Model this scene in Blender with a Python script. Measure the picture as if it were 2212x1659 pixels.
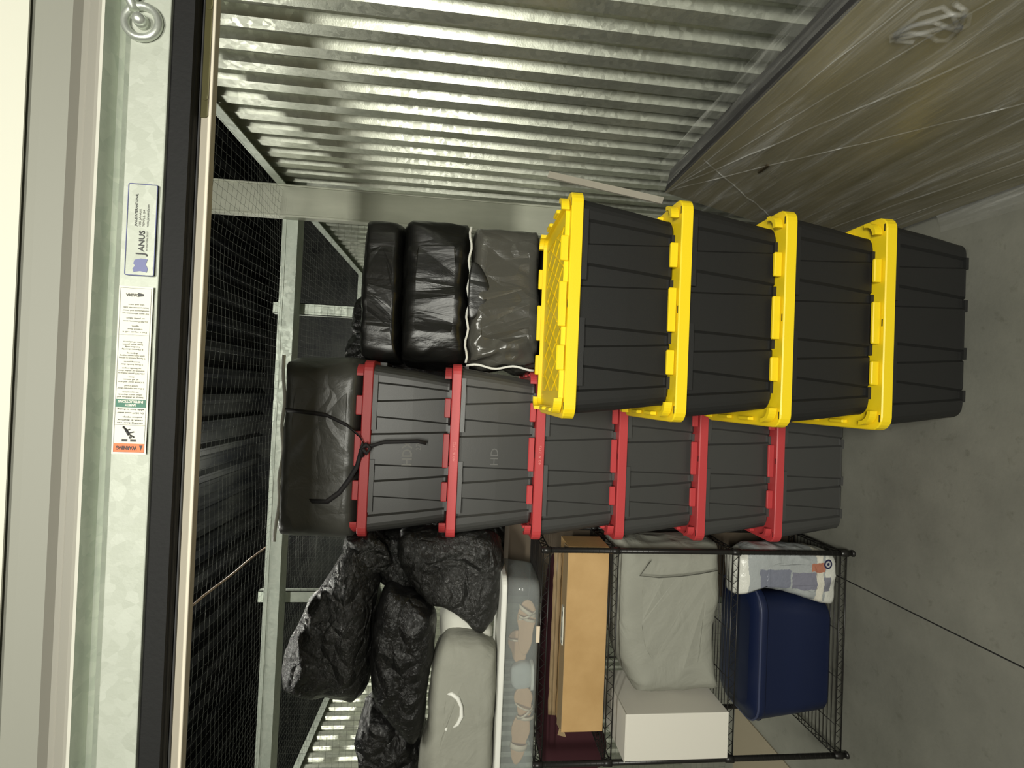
import bpy, math, random
from math import sin, cos, pi, radians
from mathutils import Vector, Matrix, noise

scene = bpy.context.scene
for o in list(bpy.data.objects):
    bpy.data.objects.remove(o, do_unlink=True)
col = scene.collection

# ------------------------------------------------------------------ camera
cd = bpy.data.cameras.new('camera')
cd.sensor_fit = 'HORIZONTAL'
cd.sensor_width = 36.0
cd.lens = 17.358
cd.clip_start = 0.01
cam = bpy.data.objects.new('camera', cd)
R_ = Vector((0.0430, -0.1000, -0.9940)).normalized()
F_ = Vector((0.0180, 0.9950, -0.0998)).normalized()
U_ = R_.cross(F_).normalized()
F_ = U_.cross(R_).normalized()
mm = Matrix((R_, U_, -F_)).transposed().to_4x4()
mm.translation = Vector((0, 0, 1.874))
cam.matrix_world = mm
col.objects.link(cam)
scene.camera = cam

# ------------------------------------------------------------------ world, lights, exposure
w = bpy.data.worlds.new('world'); scene.world = w; w.use_nodes = True
w.node_tree.nodes['Background'].inputs[0].default_value = (0.85, 0.9, 0.78, 1)
w.node_tree.nodes['Background'].inputs[1].default_value = 0.012
vs = scene.view_settings
vs.view_transform = 'Standard'; vs.look = 'None'; vs.gamma = 1.0; vs.use_curve_mapping = False
vs.exposure = 0.0


def area(name, loc, target, sx, sy, power, colr=(1.0, 0.985, 0.88)):
    l = bpy.data.lights.new(name, 'AREA')
    l.shape = 'RECTANGLE'; l.size = sx; l.size_y = sy; l.energy = power; l.color = colr
    o = bpy.data.objects.new(name, l)
    o.location = loc
    o.rotation_euler = (Vector(target) - Vector(loc)).to_track_quat('-Z', 'Y').to_euler()
    col.objects.link(o)
    return o


area('corridor_lamp', (-0.15, -1.30, 2.30), (0.1, 1.9, 1.4), 1.3, 0.28, 58)
area('hall_lamp_over_walls', (0.1, -3.2, 4.15), (0.2, 3.0, 2.6), 1.3, 0.2, 190)
area('far_hall_lamp', (-0.9, 4.5, 3.9), (-0.9, 4.4, 0), 1.3, 0.25, 34)
area('overhead_hall_lamp', (-1.55, 2.9, 4.15), (-1.2, 2.6, 0), 1.3, 0.22, 30)
for nm_, lc_, pw_ in (('hall_deck_fill', (0.1, -3.2, 4.0), 60), ('far_deck_fill', (-1.0, 6.2, 4.0), 22)):  # point fills added to brighten the roof deck
    l = bpy.data.lights.new(nm_, 'POINT'); l.energy = pw_; l.shadow_soft_size = .15; l.color = (1.0, .985, .88)
    o = bpy.data.objects.new(nm_, l); o.location = lc_; col.objects.link(o)

# ------------------------------------------------------------------ materials
def newmat(name, base, rough=0.5, metal=0.0, spec=0.5, coat=0.0, coat_rough=0.1):
    m = bpy.data.materials.new(name); m.use_nodes = True
    b = m.node_tree.nodes['Principled BSDF']
    b.inputs['Base Color'].default_value = (*base, 1)
    b.inputs['Roughness'].default_value = rough
    b.inputs['Metallic'].default_value = metal
    b.inputs['Specular IOR Level'].default_value = spec
    if coat:
        b.inputs['Coat Weight'].default_value = coat
        b.inputs['Coat Roughness'].default_value = coat_rough
    return m


def N(m, t, **kw):
    n = m.node_tree.nodes.new(t)
    for k, v in kw.items():
        setattr(n, k, v)
    return n


def L(m, a, b):
    m.node_tree.links.new(a, b)


def coords(m, scale=(1, 1, 1)):
    tc = N(m, 'ShaderNodeTexCoord'); mp = N(m, 'ShaderNodeMapping')
    mp.inputs['Scale'].default_value = scale
    L(m, tc.outputs['Object'], mp.inputs['Vector'])
    return mp.outputs['Vector']


def add_bump(m, height, strength=0.3, dist=0.01):
    b = m.node_tree.nodes['Principled BSDF']
    bp = N(m, 'ShaderNodeBump')
    bp.inputs['Strength'].default_value = strength
    bp.inputs['Distance'].default_value = dist
    L(m, height, bp.inputs['Height'])
    if b.inputs['Normal'].links:
        L(m, b.inputs['Normal'].links[0].from_socket, bp.inputs['Normal'])
    L(m, bp.outputs['Normal'], b.inputs['Normal'])


def nz(m, scale, detail=4, rough=0.5, vec=None, dist=0.0):
    n = N(m, 'ShaderNodeTexNoise')
    n.inputs['Scale'].default_value = scale
    n.inputs['Detail'].default_value = detail
    n.inputs['Roughness'].default_value = rough
    n.inputs['Distortion'].default_value = dist
    L(m, vec if vec else coords(m), n.inputs['Vector'])
    return n.outputs['Fac']


def ramp(m, fac, stops, target='Base Color'):
    r = N(m, 'ShaderNodeValToRGB')
    e = r.color_ramp.elements
    while len(e) < len(stops):
        e.new(0.5)
    for el, (p, c) in zip(e, stops):
        el.position = p
        el.color = (*c, 1) if not isinstance(c, (int, float)) else (c, c, c, 1)
    L(m, fac, r.inputs['Fac'])
    if target:
        L(m, r.outputs['Color'], m.node_tree.nodes['Principled BSDF'].inputs[target])
    return r.outputs['Color']


def galvanised(name, a, b, rough, metal=0.75):
    m = newmat(name, a, rough, metal)
    v = N(m, 'ShaderNodeTexVoronoi'); v.inputs['Scale'].default_value = 55
    L(m, coords(m), v.inputs['Vector'])
    sep = N(m, 'ShaderNodeSeparateColor'); L(m, v.outputs['Color'], sep.inputs[0])
    n1 = nz(m, 6, 3)
    mx = N(m, 'ShaderNodeMath', operation='MULTIPLY'); L(m, sep.outputs[0], mx.inputs[0]); L(m, n1, mx.inputs[1])
    ramp(m, mx.outputs[0], [(0.0, a), (0.75, b)])
    ramp(m, sep.outputs[1], [(0, rough - .07), (1, rough + .09)], 'Roughness')
    add_bump(m, nz(m, 160, 2), 0.12, 0.002)
    return m


M = {}
M['galv_wall'] = galvanised('galvanised_corrugated_steel', (0.50, 0.52, 0.44), (0.64, 0.66, 0.57), 0.36, 0.7)
M['galv_bar'] = galvanised('galvanised_bar_steel', (0.34, 0.36, 0.305), (0.40, 0.42, 0.365), 0.55, 0.2)
M['galv_dull'] = galvanised('dull_galvanised_steel', (0.44, 0.48, 0.41), (0.55, 0.58, 0.50), 0.5, 0.4)
M['galv_beam'] = galvanised('steel_framing', (0.48, 0.53, 0.46), (0.58, 0.62, 0.54), 0.5, 0.35)
M['column'] = newmat('primed_column_steel', (0.30, 0.31, 0.25), 0.45, 0.35)
ramp(M['column'], nz(M['column'], 3, 6, 0.6, coords(M['column'], (3, 3, .5))), [(0.3, (0.36, 0.37, 0.30)), (0.75, (0.50, 0.51, 0.42))])
M['cream'] = newmat('cream_painted_steel', (0.50, 0.495, 0.42), 0.6)
M['soffit'] = newmat('grey_painted_steel', (0.47, 0.46, 0.40), 0.6)
M['curtain'] = newmat('taupe_door_curtain', (0.255, 0.245, 0.21), 0.55)
M['curtain_flat'] = newmat('grey_door_slat', (0.205, 0.205, 0.172), 0.6)
M['tan_steel'] = newmat('tan_painted_steel', (0.56, 0.51, 0.41), 0.5)
M['olive'] = newmat('olive_latch_plate', (0.10, 0.09, 0.035), 0.5)
M['rubber'] = newmat('black_rubber', (0.007, 0.007, 0.007), 0.7, spec=.25)
add_bump(M['rubber'], nz(M['rubber'], 120, 3), 0.3, 0.002)
M['darkgrey'] = newmat('dark_seal_shade', (0.07, 0.07, 0.072), 0.5)
M['zinc'] = newmat('zinc_plated_steel', (0.55, 0.58, 0.52), 0.32, 0.7)
M['yellow'] = newmat('yellow_plastic', (0.90, 0.70, 0.012), 0.42)
M['yellow'].node_tree.nodes['Principled BSDF'].inputs['Base Color'].default_value=(.92,.67,.012,1)
add_bump(M['yellow'], nz(M['yellow'], 420, 2), 0.25, 0.001)
M['red'] = newmat('red_plastic', (0.52, 0.052, 0.056), 0.45)
add_bump(M['red'], nz(M['red'], 420, 2), 0.25, 0.001)
M['tote'] = newmat('black_tote_plastic', (0.0135, 0.0135, 0.013), 0.55, spec=0.4)
add_bump(M['tote'], nz(M['tote'], 500, 2), 0.35, 0.0008)
M['tote_r'] = newmat('charcoal_tote_plastic', (0.046, 0.046, 0.044), 0.42, spec=0.75)
add_bump(M['tote_r'], nz(M['tote_r'], 500, 2), 0.35, 0.0008)
M['slot'] = newmat('black_slot', (0.01, 0.01, 0.01), 0.6)
M['print_grey'] = newmat('grey_print', (0.26, 0.26, 0.25), 0.6)
M['print_pink'] = newmat('pale_raised_letters', (0.72, 0.24, 0.22), 0.5)


def bagmat(name, base, rough, b1=0.6, s1=9, b2=0.5, s2=34, st=(1, 1, 1), d=.02):
    m = newmat(name, base, rough, spec=0.6)
    add_bump(m, nz(m, s2, 5, 0.6, coords(m, st), 1.5), b2, d * .35)
    v = N(m, 'ShaderNodeTexVoronoi', feature='DISTANCE_TO_EDGE'); v.inputs['Scale'].default_value = s1
    mp = coords(m, st)
    nn = N(m, 'ShaderNodeTexNoise'); nn.inputs['Scale'].default_value = 4; L(m, mp, nn.inputs['Vector'])
    mixv = N(m, 'ShaderNodeMix', data_type='VECTOR'); mixv.inputs['Factor'].default_value = 0.35
    L(m, mp, mixv.inputs[4]); L(m, nn.outputs['Color'], mixv.inputs[5])
    L(m, mixv.outputs[1], v.inputs['Vector'])
    rr = ramp(m, v.outputs['Distance'], [(0, 0), (0.35, 1)], None)
    add_bump(m, rr, b1, d)
    return m


M['trash'] = bagmat('glossy_black_trash_film', (0.011, 0.011, 0.011), 0.27, 0.55, 9, 0.8, 46)
M['crinkle'] = bagmat('crinkled_black_film', (0.014, 0.014, 0.013), 0.24, 0.5, 12, 1.0, 60)
M['heavy'] = bagmat('thick_black_plastic', (0.014, 0.014, 0.013), 0.32, 0.18, 4, 0.35, 8, (1.3, 1, .35), .03)
M['heavy_grey'] = bagmat('thick_grey_black_plastic', (0.072, 0.070, 0.060), 0.2, 0.3, 5, 0.3, 9, (1, 1, .5), .03)
M['zip'] = bagmat('charcoal_bag_film', (0.066, 0.066, 0.058), 0.36, 0.2, 3.5, 0.3, 8, (.8, 1, 1), .03)
M['greyfab'] = newmat('grey_fabric', (0.30, 0.30, 0.255), 0.75, spec=.2)
add_bump(M['greyfab'], nz(M['greyfab'], 7, 4, .5, None, .6), 0.5, 0.03)
M['white_edge'] = newmat('white_binding', (0.80, 0.80, 0.74), 0.5)
M['whitecloth'] = newmat('white_cloth', (0.62, 0.62, 0.55), 0.8)
M['card'] = newmat('brown_cardboard', (0.50, 0.31, 0.13), 0.75)
ramp(M['card'], nz(M['card'], 5, 5, .6), [(0.3, (0.44, 0.27, 0.105)), (0.75, (0.56, 0.36, 0.16))])
M['card_dark'] = newmat('brown_flap_and_shade', (0.30, 0.215, 0.12), 0.35)  # flap brown, also the painted shade on the box top
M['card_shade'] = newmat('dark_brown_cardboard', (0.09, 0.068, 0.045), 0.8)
M['white_box'] = newmat('white_carton', (0.74, 0.71, 0.63), 0.6)
M['paper'] = newmat('label_paper', (0.60, 0.59, 0.50), 0.6)
M['ink'] = newmat('black_ink', (0.03, 0.03, 0.03), 0.6)
M['ink_soft'] = newmat('grey_ink', (0.10, 0.095, 0.08), 0.6)
M['orange'] = newmat('orange_ink', (0.72, 0.13, 0.03), 0.5)
M['green'] = newmat('green_ink', (0.01, 0.11, 0.065), 0.5)
M['blueink'] = newmat('blue_ink', (0.10, 0.11, 0.24), 0.5)
M['navy'] = newmat('navy_plastic', (0.006, 0.012, 0.045), 0.42)
M['navy_rim'] = newmat('navy_plastic_edge_highlight', (0.045, 0.055, 0.11), 0.4)  # paler navy: highlight along the lid edge put into the colour
M['black_steel'] = newmat('black_coated_steel', (0.014, 0.013, 0.012), 0.38)
M['maroon'] = newmat('maroon_fabric', (0.033, 0.003, 0.007), 0.9)
M['sole'] = newmat('tan_leather', (0.66, 0.42, 0.24), 0.6)
M['strap'] = newmat('pale_shoe_strap', (0.78, 0.66, 0.50), 0.4)
M['greyshoe'] = newmat('light_grey_canvas', (0.50, 0.52, 0.50), 0.7)
M['dark_strap'] = newmat('dark_strap', (0.02, 0.018, 0.02), 0.7)
M['wood'] = newmat('pale_wood_trim', (0.36, 0.33, 0.27), 0.6)
M['wire'] = newmat('galvanised_wire', (0.12, 0.13, 0.11), 0.5, 0.3)
M['deck'] = newmat('dark_roof_deck', (0.030, 0.033, 0.032), 0.5, 0.2)
ramp(M['deck'], nz(M['deck'], 2.2, 4, .6, coords(M['deck'], (2, .6, 1))), [(0.35, (0.012, 0.014, 0.016)), (0.7, (0.055, 0.058, 0.052))])
M['copper'] = newmat('tan_conduit', (0.38, 0.24, 0.15), 0.5)

# concrete floor
m = newmat('concrete_floor', (0.2, 0.2, 0.17), 0.55); M['floor'] = m
c1 = ramp(m, nz(m, 2.3, 8, 0.62), [(0.3, (0.14, 0.14, 0.118)), (0.7, (0.21, 0.208, 0.175))], None)
c2 = ramp(m, nz(m, 17, 5, 0.7), [(0.28, (0.55, 0.55, 0.5)), (0.42, (1, 1, 1))], None)
mx = N(m, 'ShaderNodeMix', data_type='RGBA', blend_type='MULTIPLY'); mx.inputs['Factor'].default_value = 0.55
L(m, c1, mx.inputs[6]); L(m, c2, mx.inputs[7])
L(m, mx.outputs[2], m.node_tree.nodes['Principled BSDF'].inputs['Base Color'])
add_bump(m, nz(m, 60, 4), 0.15, 0.004)

# clear materials
m = newmat('clear_plastic', (0.9, 0.93, 0.93), 0.12); M['clear'] = m
b = m.node_tree.nodes['Principled BSDF']
tr = N(m, 'ShaderNodeBsdfTransparent'); tr.inputs[0].default_value = (0.93, 0.95, 0.95, 1)
ms = N(m, 'ShaderNodeMixShader'); ms.inputs[0].default_value = 0.2
b.inputs['Base Color'].default_value = (0.55, 0.57, 0.56, 1)
L(m, tr.outputs[0], ms.inputs[1]); L(m, b.outputs[0], ms.inputs[2])
L(m, ms.outputs[0], m.node_tree.nodes['Material Output'].inputs['Surface'])

m = newmat('stretch_film', (0.60, 0.60, 0.56), 0.22); M['film'] = m
b = m.node_tree.nodes['Principled BSDF']
add_bump(m, nz(m, 3, 6, .6, coords(m, (14, 1.2, 14)), .8), 0.5, 0.012)
f1 = nz(m, 2.0, 6, .65, coords(m, (9, .8, 9)), 0.7)
fr = ramp(m, f1, [(0.40, 0.05), (0.56, 0.14), (0.66, 0.38)], None)
tr = N(m, 'ShaderNodeBsdfTransparent')
ms = N(m, 'ShaderNodeMixShader')
L(m, fr, ms.inputs[0]); L(m, tr.outputs[0], ms.inputs[1]); L(m, b.outputs[0], ms.inputs[2])
L(m, ms.outputs[0], m.node_tree.nodes['Material Output'].inputs['Surface'])

m = newmat('wrapped_tan_board', (0.20, 0.175, 0.10), 0.28); M['board'] = m
ramp(m, nz(m, 1.6, 5, .6, coords(m, (1.5, 1, 2.5)), .3), [(0.3, (0.135, 0.122, 0.070)), (0.7, (0.225, 0.20, 0.125))])
add_bump(m, nz(m, 3, 4, .6, coords(m, (9, 1, 9))), 0.18, 0.01)

m = newmat('printed_white_film', (0.62, 0.62, 0.58), 0.3); M['printed'] = m


# ------------------------------------------------------------------ mesh builder
class MB:
    def __init__(s):
        s.v = []; s.f = []; s.mi = []; s.sm = []

    def add(s, vs, fs, mi=0, smooth=False, mat=None):
        o = len(s.v)
        for p in vs:
            s.v.append(tuple(mat @ Vector(p)) if mat else tuple(p))
        for f in fs:
            s.f.append(tuple(i + o for i in f)); s.mi.append(mi); s.sm.append(smooth)

    def box(s, a, b, mi=0, mat=None):
        x0, y0, z0 = a; x1, y1, z1 = b
        vs = [(x0, y0, z0), (x1, y0, z0), (x1, y1, z0), (x0, y1, z0), (x0, y0, z1), (x1, y0, z1), (x1, y1, z1), (x0, y1, z1)]
        s.add(vs, [(0, 3, 2, 1), (4, 5, 6, 7), (0, 1, 5, 4), (1, 2, 6, 5), (2, 3, 7, 6), (3, 0, 4, 7)], mi, False, mat)

    def bar(s, p, q, wdt, hgt, mi=0):
        """rectangular bar from p to q"""
        p = Vector(p); q = Vector(q); d = (q - p).normalized()
        up = Vector((0, 0, 1)) if abs(d.z) < .9 else Vector((0, 1, 0))
        a = d.cross(up).normalized() * (wdt / 2); c = a.cross(d).normalized() * (hgt / 2)
        vs = [p - a - c, p + a - c, p + a + c, p - a + c, q - a - c, q + a - c, q + a + c, q - a + c]
        s.add(vs, [(0, 1, 2, 3), (7, 6, 5, 4), (0, 4, 5, 1), (1, 5, 6, 2), (2, 6, 7, 3), (3, 7, 4, 0)], mi)

    def tube(s, pts, r, n=8, mi=0, closed=False, cap=True):
        pts = [Vector(p) for p in pts]; k = len(pts); o = len(s.v)
        prev = None
        for i, p in enumerate(pts):
            a = pts[i - 1] if (i > 0 or closed) else p
            b = pts[(i + 1) % k] if (i < k - 1 or closed) else p
            d = (b - a).normalized()
            if prev is None:
                up = Vector((0, 0, 1)) if abs(d.z) < .9 else Vector((1, 0, 0))
                x = d.cross(up).normalized()
            else:
                x = (prev - d * prev.dot(d)).normalized()
            prev = x; y = d.cross(x)
            rr = r[i] if isinstance(r, (list, tuple)) else r
            for j in range(n):
                t = 2 * pi * j / n
                s.v.append(tuple(p + x * cos(t) * rr + y * sin(t) * rr))
        rng = k if closed else k - 1
        for i in range(rng):
            for j in range(n):
                i2 = (i + 1) % k
                s.f.append((o + i * n + j, o + i * n + (j + 1) % n, o + i2 * n + (j + 1) % n, o + i2 * n + j)); s.mi.append(mi); s.sm.append(True)
        if cap and not closed:
            s.f.append(tuple(o + j for j in range(n))[::-1]); s.mi.append(mi); s.sm.append(False)
            s.f.append(tuple(o + (k - 1) * n + j for j in range(n))); s.mi.append(mi); s.sm.append(False)

    def loft(s, loops, mi=0, smooth=False, cap0=True, cap1=True):
        n = len(loops[0]); o = len(s.v)
        for lp in loops:
            s.v += [tuple(p) for p in lp]
        for i in range(len(loops) - 1):
            for j in range(n):
                a = o + i * n + j; b = o + i * n + (j + 1) % n
                s.f.append((a, b, b + n, a + n)); s.mi.append(mi); s.sm.append(smooth)
        if cap0:
            s.f.append(tuple(range(o + n - 1, o - 1, -1))); s.mi.append(mi); s.sm.append(False)
        if cap1:
            e = o + (len(loops) - 1) * n
            s.f.append(tuple(range(e, e + n))); s.mi.append(mi); s.sm.append(False)

    def grid(s, fn, nu, nv, mi=0, smooth=True):
        o = len(s.v)
        for i in range(nu + 1):
            for j in range(nv + 1):
                s.v.append(tuple(fn(i / nu, j / nv)))
        for i in range(nu):
            for j in range(nv):
                a = o + i * (nv + 1) + j
                s.f.append((a, a + nv + 1, a + nv + 2, a + 1)); s.mi.append(mi); s.sm.append(smooth)

    def text(s, txt, size, mat, mi=0, depth=0.0004, align='CENTER', width=None, bold=0.0):
        cu = bpy.data.curves.new('t', 'FONT'); cu.body = txt; cu.size = size
        cu.align_x = align; cu.align_y = 'CENTER'; cu.extrude = depth; cu.offset = bold; cu.resolution_u = 2
        ob = bpy.data.objects.new('t', cu); col.objects.link(ob)
        bpy.context.view_layer.update()
        me = bpy.data.meshes.new_from_object(ob)
        sx = 1.0
        if width and len(me.vertices):
            xs = [v.co.x for v in me.vertices]; sx = width / max(1e-6, max(xs) - min(xs))
        sc = Matrix.Diagonal((sx, 1, 1, 1))
        s.add([v.co.copy() for v in me.vertices], [tuple(p.vertices) for p in me.polygons], mi, False, mat @ sc)
        bpy.data.objects.remove(ob, do_unlink=True); bpy.data.curves.remove(cu); bpy.data.meshes.remove(me)

    def build(s, name, mats, parent=None, loc=None):
        me = bpy.data.meshes.new(name)
        v = s.v
        if loc is not None and parent is None:
            lv = Vector(loc); v = [tuple(Vector(p) - lv) for p in s.v]
        me.from_pydata(v, [], s.f)
        for mm_ in (mats if isinstance(mats, (list, tuple)) else [mats]):
            me.materials.append(mm_)
        for p, mi, sm in zip(me.polygons, s.mi, s.sm):
            p.material_index = mi; p.use_smooth = sm
        me.update()
        o = bpy.data.objects.new(name, me); col.objects.link(o)
        if parent is not None:
            o.parent = parent
        if loc is not None:
            o.location = loc
        return o


def tag(o, label=None, cat=None, group=None, kind=None):
    if label: o['label'] = label
    if cat: o['category'] = cat
    if group: o['group'] = group
    if kind: o['kind'] = kind
    return o


def thing(name, label, cat, loc=(0, 0, 0), rz=0, group=None):
    o = bpy.data.objects.new(name, None); o.empty_display_size = .05
    o.location = loc; o.rotation_euler = (0, 0, rz)
    col.objects.link(o)
    return tag(o, label, cat, group)


def copy_tree(o, parent=None):
    c = o.copy(); col.objects.link(c); c.parent = parent
    for ch in list(o.children):
        copy_tree(ch, c)
    return c


def bevel(o, wdt, seg=2):
    md = o.modifiers.new('bevel', 'BEVEL'); md.width = wdt; md.segments = seg; md.limit_method = 'ANGLE'
    md.angle_limit = radians(40)
    return o


def rrect(x0, x1, y0, y1, r, z, n=5):
    pts = []
    for cx, cy, a0 in ((x1 - r, y0 + r, -90), (x1 - r, y1 - r, 0), (x0 + r, y1 - r, 90), (x0 + r, y0 + r, 180)):
        for i in range(n + 1):
            a = radians(a0 + 90 * i / n)
            pts.append((cx + r * cos(a), cy + r * sin(a), z))
    return pts


# ------------------------------------------------------------------ setting
XR, XL, YB, YF, ZT = 1.20, -2.90, 5.40, 1.12, 3.0

mb = MB(); mb.add([(-4.5, -4.2, 0), (3, -4.2, 0), (3, 6.5, 0), (-4.5, 6.5, 0)], [(0, 1, 2, 3)])
mb.box((-4.5, -4.2, -.12), (3, 6.5, -.002))
fl = mb.build('floor', M['floor']); tag(fl, kind='structure')
mb = MB()
pp = [(-0.83 + .004 * noise.noise(Vector((y * 5, 0, 0))), -2 + y * .1) for y in range(72) for y in (y,)]
mb.tube([(x, y, 0.0002) for x, y in pp], 0.0028, 6)
tag(mb.build('trim_1', M['slot']), kind='structure')          # control joint in the slab


def corrugated(name, axis, pos, a0, a1, z0, z1, inward, pitch=0.1225, depth=0.03, mat=None):
    """trapezoid ribbed sheet with vertical ribs; axis 'x' = plane of constant x"""
    prof = []
    t = a0; k = 0
    while t < a1:
        for d, h in ((0.0, 0), (0.040, 0), (0.055, 1), (0.1075, 1), (0.1225, 0)):
            if d == 0.1225:
                continue
            prof.append((min(t + d * pitch / 0.1225, a1), h))
        # a shallow stiffening groove in the wide flat
        t += pitch; k += 1
    prof.append((a1, 0))
    mb = MB()
    vs = []
    for z in (z0, z1):
        for a, h in prof:
            p = pos - inward * depth * (1 - h)
            vs.append((p, a, z) if axis == 'x' else (a, p, z))
    n = len(prof)
    mb.add(vs, [(i, i + 1, n + i + 1, n + i) for i in range(n - 1)])
    # backing thickness
    o = mb.build(name, mat or M['galv_wall'])
    sd = o.modifiers.new('s', 'SOLIDIFY'); sd.thickness = 0.003; sd.offset = 0
    return tag(o, kind='structure')


corrugated('wall_right', 'x', XR, YF + .02, YB, 0, ZT, -1)
corrugated('wall_left', 'x', XL, YF + .02, YB, 0, ZT, 1)
corrugated('wall_back', 'y', YB, XL, XR, 0, ZT, -1)
mb = MB(); mb.box((XR - .035, YF + .03, ZT), (XR + .02, YB, ZT + .006)); mb.box((XR - .036, YF + .03, ZT - .045), (XR - .03, YB, ZT + .006))
tag(mb.build('trim_2', M['galv_beam']), kind='structure')
mb = MB(); mb.box((XL - .02, YF + .03, ZT), (XL + .035, YB, ZT + .006)); mb.box((XL + .03, YF + .03, ZT - .045), (XL + .036, YB, ZT + .006))
tag(mb.build('trim_3', M['galv_beam']), kind='structure')
mb = MB(); mb.box((XL, YB - .05, ZT - .03), (XR, YB - .03, ZT + .03)); mb.box((XL, YB - .05, ZT + .025), (XR, YB, ZT + .03))
tag(mb.build('trim_4', M['galv_beam']), kind='structure')

YAWD = -0.014


def yawd(o):
    o.matrix_world = Matrix.Translation((0, 1, 0)) @ Matrix.Rotation(YAWD, 4, 'Z') @ Matrix.Translation((0, -1, 0)) @ o.matrix_world
    return o


# front wall of the unit (corridor side): cream lintel and soffit over the doorway
mb = MB()
mb.box((-3.4, .976, 2.684), (2.2, .979, 3.05))
mb.box((-3.4, .976, 0), (-1.95, .99, 2.684)); mb.box((1.35, .976, 0), (2.2, .99, 2.684))
tag(yawd(mb.build('wall_front', M['cream'])), kind='structure')
mb = MB(); mb.box((-3.4, .980, 3.0), (2.2, 1.1, 3.05))
tag(yawd(mb.build('trim_5', M['soffit'])), kind='structure')
mb = MB(); mb.box((-4.5, -4.2, 0), (3, -4.1, 3.0))
tag(mb.build('wall_corridor', M['cream']), kind='structure')
# roof deck high over the open-topped units, ribs running front to back
mb = MB(); vs = []; xs = []
x = -5.5
while x < 4.2:
    xs += [(x, 0), (x + .13, 0), (x + .17, -.07), (x + .24, -.07), (x + .28, 0)]; x += .30
for y in (-4.5, 7.5):
    vs += [(a, y, 4.75 + h) for a, h in xs]
n = len(xs)
mb.add(vs, [(i, i + 1, n + i + 1, n + i) for i in range(n - 1)])
o = mb.build('ceiling', M['deck']); o.modifiers.new('s', 'SOLIDIFY').thickness = .004; tag(o, kind='structure')
mb = MB()
for y in (1.9, 3.35, 4.9):
    mb.box((-5.5, y, 4.45), (4.2, y + .07, 4.66))
tag(mb.build('trim_6', M['deck']), kind='structure')
# outer walls closing the hall
mb = MB(); mb.box((-5.5, 7.4, 3.0), (4.2, 7.5, 4.8)); mb.box((4.1, -4.5, 0), (4.2, 7.5, 4.8)); mb.box((-5.6, -4.5, 0), (-5.5, 7.5, 4.8))
tag(mb.build('wall_hall', M['deck']), kind='structure')

# rear framing: header beam, studs and column
mb = MB(); mb.box((XL, 3.05, 2.894), (XR - .03, 3.16, 2.965)); mb.box((XL, 3.046, 2.959), (XR - .03, 3.16, 2.982))
tag(mb.build('header_beam', M['galv_beam'], loc=(-.85, 3.05, 2.88)), 'pale green-grey steel header running across behind the stacks under the roof', 'beam')
mb = MB(); mb.box((.98, 3.0, 0), (1.162, 3.048, 4.45)); mb.box((.974, 2.992, 0), (.988, 3.048, 4.45)); mb.box((1.154, 2.992, 0), (1.166, 3.048, 4.45))
cb = tag(mb.build('steel_column', M['column'], loc=(1.07, 3.02, 0)), 'wide greenish-grey steel column against the corrugated wall behind the yellow-lidded totes', 'column')
bevel(cb, .003)
st0 = None
for i, (x, lab) in enumerate(((.465, 'steel stud behind the tall black plastic bags, running up to the header'), (-1.312, 'steel stud behind the black trash bag pile, crossing the header'))):
    mb = MB(); mb.box((-.036, 0, 0), (.036, .004, 3.06)); mb.box((-.036, 0, 0), (-.032, .045, 3.06)); mb.box((.032, 0, 0), (.036, .045, 3.06))
    tag(mb.build('steel_stud', M['galv_beam'], loc=None), lab, 'stud', 'studs of the rear partition')
    bpy.context.view_layer.update()
    o = [q for q in col.objects if q.name.startswith('steel_stud')][-1]
    o.location = (x, 3.175, 0)


def mesh_panel(name, label, fn, nu, nv, r=.0006):
    """welded wire mesh: fn(u index, v index) -> point"""
    mb = MB()
    for i in range(nu + 1):
        mb.tube([fn(i, j) for j in range(0, nv + 1, 4)], r, 3, cap=False)
    for j in range(nv + 1):
        mb.tube([fn(i, j) for i in range(0, nu + 1, 4)], r, 3, cap=False)
    return tag(mb.build(name, M['wire']), label, 'wire mesh')


def sag(x, y, k=0.012):
    return k * noise.noise(Vector((x * 2.2, y * 2.2, 3)))


S = .04
mesh_panel('wire_mesh_panel', 'sagging wire mesh stretched overhead as the ceiling of the unit, in front of the header',
           lambda i, j: (XL + .03 + i * S + sag(i * S, j * S) * .6, 1.16 + j * (1.88 / 48) + sag(j * S, i * S, .01), ZT - .03 + sag(i * S, j * S, .03)), 100, 48)
mesh_panel('wire_mesh_panel', 'wire mesh stretched overhead beyond the header beam',
           lambda i, j: (XL + .03 + i * S + sag(i * S, j * S), 3.18 + j * (2.16 / 56), ZT - .03 + sag(i * S, j * S, .03)), 100, 56)
mesh_panel('wire_mesh_panel', 'upright wire mesh fixed to the studs below the header beam',
           lambda i, j: (XL + .03 + i * S + sag(i * S, j * S), 3.172 + sag(i * S, j * S), .02 + j * (2.87 / 72)), 100, 72)

mb = MB(); mb.tube([(-1.272, 1.7 + .1 * i, 3.33 + .004 * sin(i)) for i in range(24)], .007, 8)
tag(mb.build('conduit', M['copper']), 'thin tan conduit running above the mesh at the upper left', 'conduit')

# ------------------------------------------------------------------ roll-up door
door = thing('door_1', None, None, (0, 1.0, 2.4))
DZ = .006; door['kind'] = 'structure'; door.rotation_euler.z = YAWD


def w2(parent):
    return Matrix.Translation(-Vector(parent.location))


def part(mb, name, mats, parent):
    """world-space builder -> child of an unrotated top-level thing"""
    base = Vector(parent.location)
    if parent.parent: base = base + Vector(parent.parent.location)
    me_o = MB(); me_o.v = [tuple(Vector(p) - base) for p in mb.v]; me_o.f = mb.f; me_o.mi = mb.mi; me_o.sm = mb.sm
    return me_o.build(name, mats, parent)


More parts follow.
